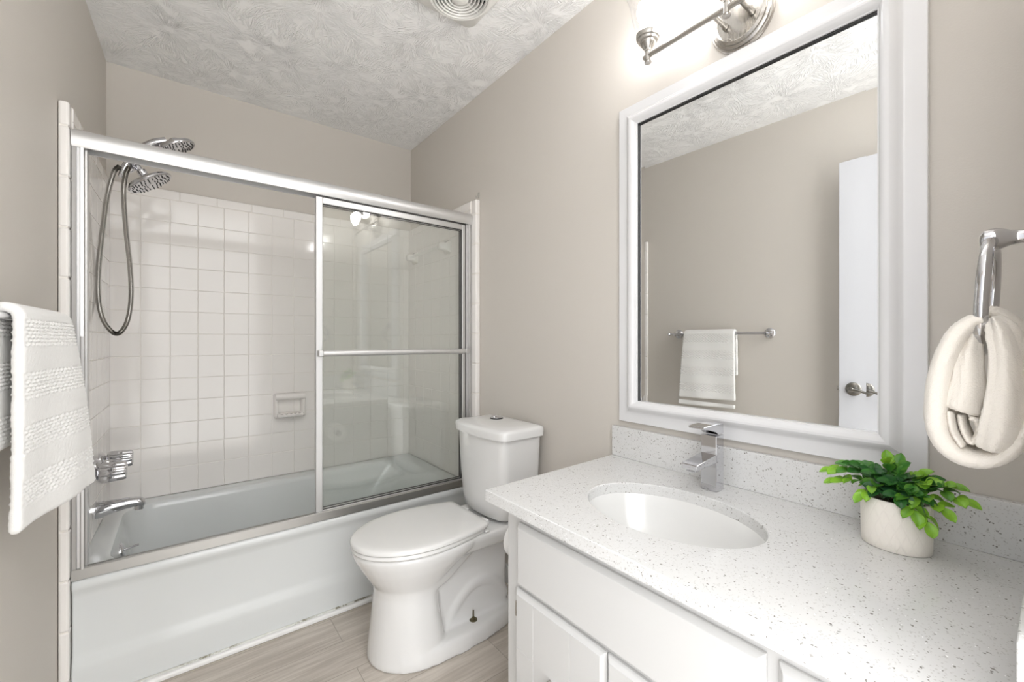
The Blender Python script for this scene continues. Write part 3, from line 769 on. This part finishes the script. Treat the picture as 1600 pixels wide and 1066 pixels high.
# faucet
fx, fy = 1.150, .583
fa = empty('faucet', 'square single-lever chrome faucet behind the sink', 'faucet', (fx, fy, CZ1))
bm = BM(); box(bm, fx-.021, fx+.019, fy-.0215, fy+.0215, CZ1+.0005, CZ1+.150); obj('faucet_body', bm, M['chrome'], fa, bevel=.0012)
bm = BM()
rings = []
for x, z0, z1 in ((fx-.017, .823, .846), (fx-.07, .822, .840), (fx-.118, .820, .834), (fx-.120, .821, .833)):
    rings.append([(x, fy-.0215, z0), (x, fy+.0215, z0), (x, fy+.0215, z1), (x, fy-.0215, z1)])
loft(bm, rings); box(bm, fx-.112, fx-.090, fy-.012, fy+.012, .812, .823); obj('spout', bm, M['chrome'], fa, bevel=.0015)
bm = BM(); rings = []
for x, z0, z1 in ((fx+.019, .8985, .925), (fx-.010, .8985, .927), (fx-.022, .906, .928), (fx-.060, .916, .9275), (fx-.085, .920, .927)):
    rings.append([(x, fy-.0215, z0), (x, fy+.0215, z0), (x, fy+.0215, z1), (x, fy-.0215, z1)])
loft(bm, rings); obj('lever', bm, M['chrome'], fa, bevel=.0015)

# toilet paper on the vanity side
tp = empty('toilet_paper_holder', 'toilet paper holder on the far side of the vanity next to the toilet', 'toilet paper holder', (.80, .905, .56))
bm = BM(); 
for zz in (0,): 
    cyl(bm, (.80, .9055, .56), (.80, .925, .56), .022, 20); cyl(bm, (.80, .925, .56), (.80, 1.005, .56), .0187, 24)
cyl(bm, (.80, .905, .60), (.80, .912, .60), .01, 14)
obj('bracket', bm, M['chrome'], tp, smooth=40)
bm = BM(); lathe(bm, [(.0188, 0), (.053, 0), (.055, .002), (.055, .072), (.053, .074), (.0188, .074), (.0188, 0)], (.80, .9245, .56), (0, 1, 0), 40)
obj('toilet_paper_roll', bm, M['paper'], smooth=30, label='white toilet paper roll on the holder behind the vanity corner', cat='toilet paper', loc=(.80, .93, .56))

# ------------------------------------------------------------------ mirror
mi = empty('framed_mirror', 'large mirror in a wide white lacquered frame on the wall over the faucet', 'mirror', (XR, .56, 1.41))
my0, my1, mz0, mz1 = .166, .950, .872, 1.955
gy0, gy1, gz0, gz1 = .246, .872, .948, 1.882
def rect(y0, y1, z0, z1, x): return [(x, y0, z0), (x, y1, z0), (x, y1, z1), (x, y0, z1)]
def ring_at(d, x):     # d: 0 outer edge ... 1 inner edge
    return rect(my0+(gy0-my0)*d, my1+(gy1-my1)*d, mz0+(gz0-mz0)*d, mz1+(gz1-mz1)*d, x)
bm = BM()
prof = [(0, .000), (0, .016), (.02, .0175), (.10, .018), (.30, .019), (.44, .020), (.50, .0225), (.57, .029), (.64, .0345), (.72, .0375), (.79, .0375), (.86, .035), (.91, .031), (.95, .0255), (.965, .023), (1.0, .0215), (1.0, .009), (1.02, .009), (1.02, .002)]
loft(bm, [ring_at(d, XR-.001-h) for d, h in prof], False, False)
obj('frame', bm, M['frame'], mi, smooth=25)
# bevelled glass: the outer strip leans inwards by about a degree
bm = BM(); bw = .022; xg = XR-.0105
a = rect(gy0-.001, gy1+.001, gz0-.001, gz1+.001, xg-.00038); b = rect(gy0+bw, gy1-bw, gz0+bw, gz1-bw, xg)
A_ = [bm.verts.new(p) for p in a]; B_ = [bm.verts.new(p) for p in b]; C_ = [bm.verts.new(p) for p in rect(gy0-.001, gy1+.001, gz0-.001, gz1+.001, xg+.004)]
for i in range(4): bm.faces.new((A_[i], A_[(i+1) % 4], B_[(i+1) % 4], B_[i])); bm.faces.new((A_[i], A_[(i+1) % 4], C_[(i+1) % 4], C_[i]))
bm.faces.new(B_); bm.faces.new(C_)
obj('mirror_glass', bm, M['mirror'], mi, smooth=False)
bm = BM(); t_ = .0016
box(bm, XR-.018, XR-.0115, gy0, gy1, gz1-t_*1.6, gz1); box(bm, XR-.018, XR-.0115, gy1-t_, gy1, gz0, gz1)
obj('edge_shadow_strip', bm, M['rubber'], mi)  # dark strips painted for the shadow gap along the glass edge

# ------------------------------------------------------------------ vanity light
vl = empty('vanity_light', 'brushed nickel three-bulb vanity light with clear glass shades above the mirror', 'wall light', (XR, .54, 2.04))
bm = BM(); lathe(bm, [(.083, 0), (.084, .006), (.081, .010), (.077, .011), (.077, .017), (.072, .020), (.070, .0205), (.070, .026), (.062, .029), (.058, .0265), (.0, .0275)], (XR-.0005, .54, 2.040), (-1, 0, 0), 64, True)
obj('backplate', bm, M['nickel'], vl, smooth=30)
BXx, BZ = 1.140, 2.030
bm = BM(); cyl(bm, (BXx, .285, BZ), (BXx, .795, BZ), .0074, 16); obj('cross_bar', bm, M['nickel'], vl, smooth=40)
for yy in (.505, .575):
    bm = BM(); cyl(bm, (XR-.026, yy, BZ), (BXx, yy, BZ), .0066, 14); cyl(bm, (XR-.030, yy, BZ), (XR-.040, yy, BZ), .0088, 16); obj('arm', bm, M['nickel'], vl, smooth=40)
bm = BM(); lathe(bm, [(.004, 0), (.004, .003), (0, .004)], (XR-.027, .565, 1.992), (-1, 0, 0), 12); obj('screw', bm, M['nickel'], vl, smooth=30)
for yy in (.780, .540, .300):
    c = (BXx, yy, 0)
    bm = BM(); lathe(bm, [(0, BZ-.0225), (.0100, BZ-.022), (.0110, BZ-.018), (.0085, BZ-.014), (.0085, BZ+.013), (.0105, BZ+.015), (.0105, BZ+.019), (.015, BZ+.024), (.021, BZ+.033), (.0235, BZ+.040), (.0235, BZ+.042), (.029, BZ+.044), (.030, BZ+.050), (.034, BZ+.052), (.0355, BZ+.058), (.0355, BZ+.066), (.032, BZ+.069), (0, BZ+.069)], c, (0, 0, 1), 32)
    obj('socket_cup', bm, M['nickel'], vl, smooth=30)
    bm = BM(); lathe(bm, [(.0335, BZ+.066), (.0345, BZ+.072), (.039, BZ+.082), (.045, BZ+.098), (.049, BZ+.115), (.051, BZ+.132), (.054, BZ+.150), (.059, BZ+.168), (.065, BZ+.185), (.069, BZ+.200)], c, (0, 0, 1), 48)
    obj('glass_shade', bm, M['shade'], vl, smooth=True)
    bm = BM(); lathe(bm, [(0, BZ+.069), (.013, BZ+.069), (.014, BZ+.090), (.022, BZ+.103), (.030, BZ+.120), (.033, BZ+.138), (.031, BZ+.155), (.022, BZ+.168), (.008, BZ+.175), (0, BZ+.176)], c, (0, 0, 1), 28)
    obj('light_bulb', bm, M['bulb'], vl, smooth=True)

# ------------------------------------------------------------------ ceiling vent
vc = (.815, 1.358); vh = .133
vf = empty('ceiling_vent_fan', 'off-white bathroom exhaust fan cover with round grille on the ceiling', 'ceiling vent', (vc[0], vc[1], ZC))
bm = BM()
def sq(h, r, z): return rrect(vc[0]-h, vc[0]+h, vc[1]-h, vc[1]+h, r, z, 15)
def circ(r, z): return [(vc[0]+r*math.cos(PI/2*(k//16)+PI/2*(k % 16)/15), vc[1]+r*math.sin(PI/2*(k//16)+PI/2*(k % 16)/15), z) for k in range(64)]
def circ(r, z):
    out = []
    for q in range(4):
        for k in range(16): a = PI/2*q+PI/2*k/15*.98+.01; out.append((vc[0]+r*math.cos(a), vc[1]+r*math.sin(a), z))
    return out
loft(bm, [sq(vh, .035, ZC-.0005), sq(vh, .035, ZC-.006), sq(vh-.006, .035, ZC-.012), circ(.118, ZC-.020), circ(.112, ZC-.024), circ(.106, ZC-.023), circ(.103, ZC-.016), circ(.102, ZC-.010)], False, False)
obj('cover_plate', bm, M['plastic'], vf, smooth=40)
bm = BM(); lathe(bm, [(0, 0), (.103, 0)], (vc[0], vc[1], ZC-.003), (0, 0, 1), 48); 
obj('recess_shade_disc', bm, M['dark'], vf)  # flat black disc painted for the shade behind the grille
bm = BM()
for r in (.044, .0575, .071, .0845, .098):
    lathe(bm, [(r-.0022, -.010), (r-.003, -.024+(r-.04)*.02), (r, -.027), (r+.0025, -.024), (r+.0018, -.010), (r-.0022, -.010)], (vc[0], vc[1], ZC), (0, 0, 1), 64)
for k in range(8):
    a = PI/4*k+.25; m = Matrix.Rotation(a, 3, 'Z'); p0 = m@Vector((.025, 0, 0)); p1 = m@Vector((.102, 0, 0)); s = m@Vector((0, .0022, 0)); c = Vector((vc[0], vc[1], ZC-.022))
    r0 = [c+p0+s, c+p0-s, c+p0-s+Vector((0, 0, .009)), c+p0+s+Vector((0, 0, .009))]; r1 = [c+p1+s, c+p1-s, c+p1-s+Vector((0, 0, .009)), c+p1+s+Vector((0, 0, .009))]
    loft(bm, [r0, r1])
obj('grille', bm, M['plastic'], vf, smooth=40)
bm = BM(); lathe(bm, [(.032, -.012), (.033, -.026), (.029, -.031), (.018, -.034), (0, -.035)], (vc[0], vc[1], ZC), (0, 0, 1), 40, True); obj('centre_cap', bm, M['plastic'], vf, smooth=40)

# ------------------------------------------------------------------ towel bar and towel on the left wall
def on_left(y, off): return xl(y)+off
tbz = 1.197
tbr = empty('wall_towel_bar', 'chrome towel bar on the left wall holding the long white towel', 'towel bar', (xl(1.34), 1.34, tbz))
def LB(y, off, z=tbz): return Vector((xl(y)+off, y, z))
bm = BM(); cyl(bm, LB(1.035, .050), LB(1.665, .050), .0078, 18); obj('rod', bm, M['chrome'], tbr, smooth=40)
for yy in (1.055, 1.630):
    bm = BM(); lathe(bm, [(.030, 0), (.030, .004), (.026, .009), (.014, .013), (.009, .020), (.008, .035), (.011, .042), (.014, .048), (.012, .058), (0, .062)], LB(yy, .0005), (1, 0, 0), 28, True)
    obj('post', bm, M['chrome'], tbr, smooth=35)
for yy, s in ((1.035, -1), (1.665, 1)):
    bm = BM(); lathe(bm, [(0, -.002), (.008, 0), (.012, .006), (.010, .014), (0, .017)], LB(yy, .050), (0, s, 0), 20); obj('finial', bm, M['chrome'], tbr, smooth=40)

def cloth(name, fn, nu, nv, thick, mat, label, cat, loc, U_, V_, parent=None, smooth=True):
    bm = BM(); uvl = bm.loops.layers.uv.new('UVMap'); Gd = []
    for j in range(nv+1):
        Gd.append([bm.verts.new(fn(i/nu, j/nv)) for i in range(nu+1)])
    for j in range(nv):
        for i in range(nu):
            f = bm.faces.new((Gd[j][i], Gd[j][i+1], Gd[j+1][i+1], Gd[j+1][i]))
            for l, (a, b) in zip(f.loops, ((i, j), (i+1, j), (i+1, j+1), (i, j+1))): l[uvl].uv = (a/nu*U_, b/nv*V_)
    return obj(name, bm, mat, parent, smooth=True, label=label, cat=cat, loc=loc, mods=[('SOLIDIFY', dict(thickness=thick, offset=0, use_even_offset=True)), ('BEVEL', dict(width=thick*.42, segments=3)),])
LF, LBk, RB = .417, .26, .020       # front and back drop, bend radius about the rod
LT = LF+PI*RB+LBk
def waffle(u, s):
    ph = (s/.105) % 1.0; e = min(max((ph-.40)/.03, 0), 1)*min(max((.95-ph)/.03, 0), 1)
    a = math.sin(u*.306*PI/.0095); row = int(s/.0075); b = math.sin(s*PI/.0075)
    c = a*(1 if row % 2 else -1)*abs(b)
    return (1-e)*.0008+e*(.0016*max(-.6, min(1, c*1.6)))
def towel_fn(u, v):
    p, n = towel_base(u, v); h = waffle(u, v*LT)+.0004*math.sin(u*61+v*13)*math.sin(v*97)
    return (p[0]+n[0]*h, p[1], p[2]+n[1]*h)
def towel_base(u, v):
    y = 1.236+.306*u; s = v*LT
    ctr = on_left(y, .050)
    if s < LF:
        d = 1-s/LF      # 1 at the hem
        far = u
        x = ctr+RB*.95+d*(-.007+(.052)*far)+.010*far+.006*math.sin(d*3)*far
        x += .0035*math.sin(u*9+d*2.5)*(.3+d)
        z = tbz-LF+s+.0*far-.020*d*(1-far)*0
        y2 = y+d*(.016*(u-.25))
        z += -.035*d*far*0
        return (x, y2, z), (1, 0)
    s -= LF
    if s < PI*RB:
        a = s/RB; return (ctr+(RB*.95+.010*u)*math.cos(a), y, tbz+RB*.9*math.sin(a)), (math.cos(a), math.sin(a))
    s -= PI*RB; d = s/LBk
    return (ctr-RB*(.95-.1*d), y-.004*d, tbz-s), (-1, 0)
def stadium(n, m):      # (across 0..1, side -1..1, end -1..1) samples round a folded cloth's cross-section
    P = [(k/n, 1, 0) for k in range(n+1)]
    P += [(1, math.cos(PI*k/m), math.sin(PI*k/m)) for k in range(1, m)]
    P += [(1-k/n, -1, 0) for k in range(n+1)]
    P += [(0, -math.cos(PI*k/m), -math.sin(PI*k/m)) for k in range(1, m)]
    return P
bm = BM(); half = .0085; NV = 330; rings = []
for j in range(NV+1):
    v = j/NV; ring = []; hem = min(1, min(v, 1-v)/.014+.25)**.5
    for u, sd, en in stadium(110, 8):
        p, n = towel_base(u, v); h = waffle(u, v*LT)*1.7*(1 if abs(sd) == 1 else .8)
        fz = .0005*math.sin(u*171+v*57)*math.sin(v*311+u*23)
        o_ = (half*hem+h+fz)*sd; ring.append((p[0]+n[0]*o_, p[1]+(half*hem+h)*en*.9, p[2]+n[1]*o_))
    rings.append(ring)
loft(bm, rings)
obj('bath_towel', bm, M['towel'], smooth=True, label='thick white towel with woven waffle bands hanging over the bar on the left wall', cat='towel', loc=(xl(1.38)+.05, 1.38, 1.19))

# ------------------------------------------------------------------ towel ring and ivory hand towel
rx_, ry_, rzT = .905, .054, 1.290
trg = empty('towel_ring', 'chrome towel ring on the front wall to the right of the mirror', 'towel ring', (rx_, .004, rzT))
bm = BM(); tube(bm, [(rx_+.076*math.sin(a), ry_+.004-.004*math.cos(a)+.004, rzT-.077+.077*math.cos(a)) for a in [2*PI*k/48 for k in range(49)]], .0072, 14); obj('ring', bm, M['chrome'], trg, smooth=50)
bm = BM(); lathe(bm, [(.028, 0), (.028, .005), (.022, .010), (.012, .016), (.009, .026), (.0105, .036), (.014, .044), (.016, .050), (.015, .060), (.009, .065), (0, .066)], (rx_, .0045, rzT+.003), (0, 1, 0), 28, True); obj('post', bm, M['chrome'], trg, smooth=40)

ht = empty('hand_towel', 'ivory hand towel folded and looped through the chrome towel ring', 'towel', (.87, .07, 1.17))
def fluff(p, k=1.0):
    return Vector((math.sin(p.y*900+p.z*700), math.sin(p.z*1100+p.x*500), math.sin(p.x*800+p.y*1300)))*.0005*k
def ribbon(P, half, thick, name, parent, n=9, x0=None, bulge=0.0):
    """a soft band of cloth: path P in the y-z plane, a rounded cross-section of depth 2*half along x"""
    S = spline(P, n); L = len(S); rings = []
    for i, p in enumerate(S):
        t = (S[min(i+1, L-1)]-S[max(i-1, 0)]); t.x = 0; t.normalize(); nn = Vector((0, -t.z, t.y)); v = i/(L-1)
        th = (thick(v) if callable(thick) else thick)*min(1, min(v, 1-v)/.03+.45)**.5; hf = half(v) if callable(half) else half
        ring = []
        for k in range(36):
            a = 2*PI*k/36; c, s_ = math.cos(a), math.sin(a)
            q = p+Vector((1, 0, 0))*hf*math.copysign(abs(c)**.6, c)+nn*th*.5*math.copysign(abs(s_)**.8, s_)
            ring.append(q+fluff(q))
        rings.append(ring)
    bm = BM(); loft(bm, rings)
    return obj(name, bm, M['ivory'], parent, smooth=True)
loop = [(0.87, 0.0611, 1.1789), (0.87, 0.0737, 1.1749), (0.87, 0.0885, 1.1545), (0.87, 0.1013, 1.1112), (0.87, 0.1066, 1.0599), (0.87, 0.1027, 1.0178), (0.87, 0.086, 0.9944), (0.87, 0.0617, 0.9914), (0.87, 0.039, 1.0082), (0.87, 0.0249, 1.0443), (0.87, 0.0217, 1.0862), (0.87, 0.0249, 1.1275)]
ribbon(loop, .043, lambda v: .012+.016*math.sin(PI*min(1, v*1.25))**.6, 'outer_fold', ht)
def pillow(name, rows, thick, nu=18, sag=.012):
    """rows of (left point, right point): a soft sheet with rounded rims"""
    A = spline([r_[0] for r_ in rows], 8); B = spline([r_[1] for r_ in rows], 8); rings = []
    for j, (a, b) in enumerate(zip(A, B)):
        v = j/(len(A)-1); e = (b-a).normalized(); nn = Vector((-1, 0, 0)); hem = min(1, min(v, 1-v)/.05+.35)**.5; ring = []
        for u, sd, en in stadium(nu, 6):
            q = a.lerp(b, u)+nn*(thick*.5*hem*sd+sag*math.sin(PI*u))+e*(thick*.5*hem*en); ring.append(q+fluff(q))
        rings.append(ring)
    bm = BM(); loft(bm, rings); return obj(name, bm, M['ivory'], ht, smooth=True)
pillow('right_fold', [((0.85, 0.0557, 1.1806), (0.86, 0.0496, 1.1832)), ((0.835, 0.0525, 1.1567), (0.85, 0.0354, 1.1607)), ((0.822, 0.0496, 1.1198), (0.85, 0.0254, 1.1158)), ((0.818, 0.0526, 1.0748), (0.85, 0.0233, 1.0631)), ((0.822, 0.0578, 1.0408), (0.85, 0.0274, 1.025)), ((0.835, 0.0626, 1.0089), (0.85, 0.0413, 1.0042))], .018, sag=.016)
pillow('inner_flap', [((0.86, 0.0752, 1.165), (0.86, 0.0669, 1.1613)), ((0.85, 0.0822, 1.135), (0.855, 0.0659, 1.1266)), ((0.843, 0.087, 1.0998), (0.85, 0.0638, 1.0881)), ((0.84, 0.0947, 1.0586), (0.845, 0.0692, 1.0492))], .010, sag=.008)
ribbon([(0.865, 0.0931, 1.0528), (0.865, 0.0899, 1.0279), (0.865, 0.0806, 1.0061)], .034, .009, 'inner_roll', ht)
ribbon([(0.865, 0.0836, 1.0495), (0.865, 0.0806, 1.0293), (0.865, 0.0732, 1.0128), (0.865, 0.0667, 1.0245), (0.865, 0.0673, 1.042), (0.865, 0.0745, 1.0463)], .028, .008, 'inner_roll', ht)
ribbon([(0.92, 0.0628, 1.1897), (0.92, 0.053, 1.1856), (0.92, 0.0383, 1.1706), (0.92, 0.0213, 1.1395), (0.92, 0.0131, 1.0921)], .045, .022, 'back_fold', ht)

# ------------------------------------------------------------------ plant
pc = Vector((1.118, .199, CZ1))
pl = empty('potted_plant', 'small artificial green plant in a white embossed pot on the countertop', 'potted plant', pc)
bm = BM(); lathe(bm, [(0, .0008), (.0490, .0008), (.0503, .002), (.0508, .02), (.0512, .05), (.0515, .094), (.0508, .096), (.0492, .096), (.0482, .092), (.0480, .078)], pc, (0, 0, 1), 72, sx=.93, sy=1.06)
obj('pot', bm, M['pot'], pl, smooth=50)
bm = BM(); lathe(bm, [(.0482, .082), (.03, .087), (0, .090)], pc, (0, 0, 1), 32, sx=.93, sy=1.06)
for v in bm.verts: v.co.z += random.uniform(-.002, .002)
obj('soil', bm, M['soil'], pl, smooth=True)
stems = [  # tip offsets from the pot centre (x, y, z) and bow height, leaf tone at tip
    ((-.015, .112, .118), .02, .9), ((-.030, .098, .098), .012, .95), ((-.010, .080, .135), .015, .5), ((.02, .06, .130), .01, .4),
    ((-.02, .03, .125), .01, .35), ((.0, .012, .155), .0, .8), ((.01, -.005, .150), .0, .55), ((-.03, .0, .118), .01, .3), ((.01, -.035, .135), .01, .85),
    ((-.01, -.055, .128), .012, .9), ((.0, -.085, .128), .015, .75), ((-.012, -.105, .108), .018, .95), ((-.035, -.078, .088), .02, 1.0), ((-.045, -.060, .056), .045, .95),
    ((-.03, -.03, .112), .012, .3), ((.03, -.05, .125), .01, .35), ((.03, .02, .12), .01, .2), ((-.045, .045, .088), .02, .85), ((-.048, -.015, .098), .015, .2), ((-.035, -.045, .105), .012, .35), ((-.04, .02, .102), .012, .15), ((-.05, -.04, .075), .025, .8)]
bs = BM(); bl = BM(); tone = bl.verts.layers.float.new('tone')
def leaf(p, d, up, L, W, tn):
    d = d.normalized(); s = d.cross(up)
    s = s.normalized() if s.length > 1e-4 else Vector((1, 0, 0)); n = s.cross(d).normalized()
    rows = []
    for k in range(8):
        t = k/7; w_ = W*(math.sin(PI*min(1, t*.93+.03))**.75)*(1 if t < 1 else .05)
        cx = p+d*(L*t)+n*(.10*L*math.sin(PI*t)-.12*L*t*t)
        r = []
        for e in (-1, -.5, 0, .5, 1):
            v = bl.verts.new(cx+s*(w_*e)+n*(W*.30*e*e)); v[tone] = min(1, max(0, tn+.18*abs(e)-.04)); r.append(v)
        rows.append(r)
    for a, b in zip(rows, rows[1:]):
        for i in range(4): bl.faces.new((a[i], a[i+1], b[i+1], b[i]))
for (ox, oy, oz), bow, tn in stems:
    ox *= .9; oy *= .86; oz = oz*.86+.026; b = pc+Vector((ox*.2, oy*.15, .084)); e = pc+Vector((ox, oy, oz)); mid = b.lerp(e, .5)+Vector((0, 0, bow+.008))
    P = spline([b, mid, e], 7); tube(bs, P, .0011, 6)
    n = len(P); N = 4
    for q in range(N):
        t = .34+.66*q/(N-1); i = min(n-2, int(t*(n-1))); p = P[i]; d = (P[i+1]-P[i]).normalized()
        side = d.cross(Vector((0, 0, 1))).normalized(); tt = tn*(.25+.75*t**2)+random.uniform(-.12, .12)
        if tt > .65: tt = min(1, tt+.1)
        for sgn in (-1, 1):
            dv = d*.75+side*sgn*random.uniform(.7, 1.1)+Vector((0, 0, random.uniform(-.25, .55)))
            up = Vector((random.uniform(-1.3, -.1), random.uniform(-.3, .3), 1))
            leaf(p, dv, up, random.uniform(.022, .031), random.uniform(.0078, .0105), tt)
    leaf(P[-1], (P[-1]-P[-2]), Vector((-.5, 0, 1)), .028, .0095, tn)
obj('stems', bs, M['stem'], pl, smooth=True)
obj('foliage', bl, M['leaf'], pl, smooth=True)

# ------------------------------------------------------------------ open door standing by the left wall
bm = BM(); dx0, dx1, dy0, dy1, dz1 = -.248, -.213, .004, .693, 2.062
box(bm, dx0, dx1, dy0, dy1, .012, dz1)
dr = obj('door_1', bm, M['door'], kind='structure', bevel=.002)
hz = .909; hy = .632
bm = BM(); lathe(bm, [(.034, 0), (.034, .004), (.030, .008), (.012, .011), (.011, .040), (.013, .043), (.013, .052), (.010, .055), (0, .055)], (dx1, hy, hz), (1, 0, 0), 32, True)
tube(bm, spline([(dx1+.048, hy, hz), (dx1+.050, hy-.03, hz-.002), (dx1+.049, hy-.07, hz-.014), (dx1+.047, hy-.105, hz-.018)], 6), [.008]*6+[.0065]*13, 12)
obj('door_lever', bm, M['dnick'], dr, smooth=40)
bm = BM(); box(bm, -.238, -.223, dy1, dy1+.010, hz-.010, hz+.010); obj('latch_bolt', bm, M['nickel'], dr, bevel=.002)

# small clear adhesive hook on the wall above the tile edge
bm = BM(); tube(bm, spline([(XR-.001, 1.868, 1.925), (XR-.006, 1.868, 1.918), (XR-.012, 1.868, 1.902), (XR-.016, 1.868, 1.898), (XR-.018, 1.868, 1.908)], 5), .0022, 8)
box(bm, XR-.002, XR-.0002, 1.862, 1.874, 1.898, 1.930)
obj('adhesive_hook', bm, M['acrylic'], smooth=40, label='tiny clear adhesive hook on the wall just above the tile edge', cat='hook', loc=(XR, 1.868, 1.91))
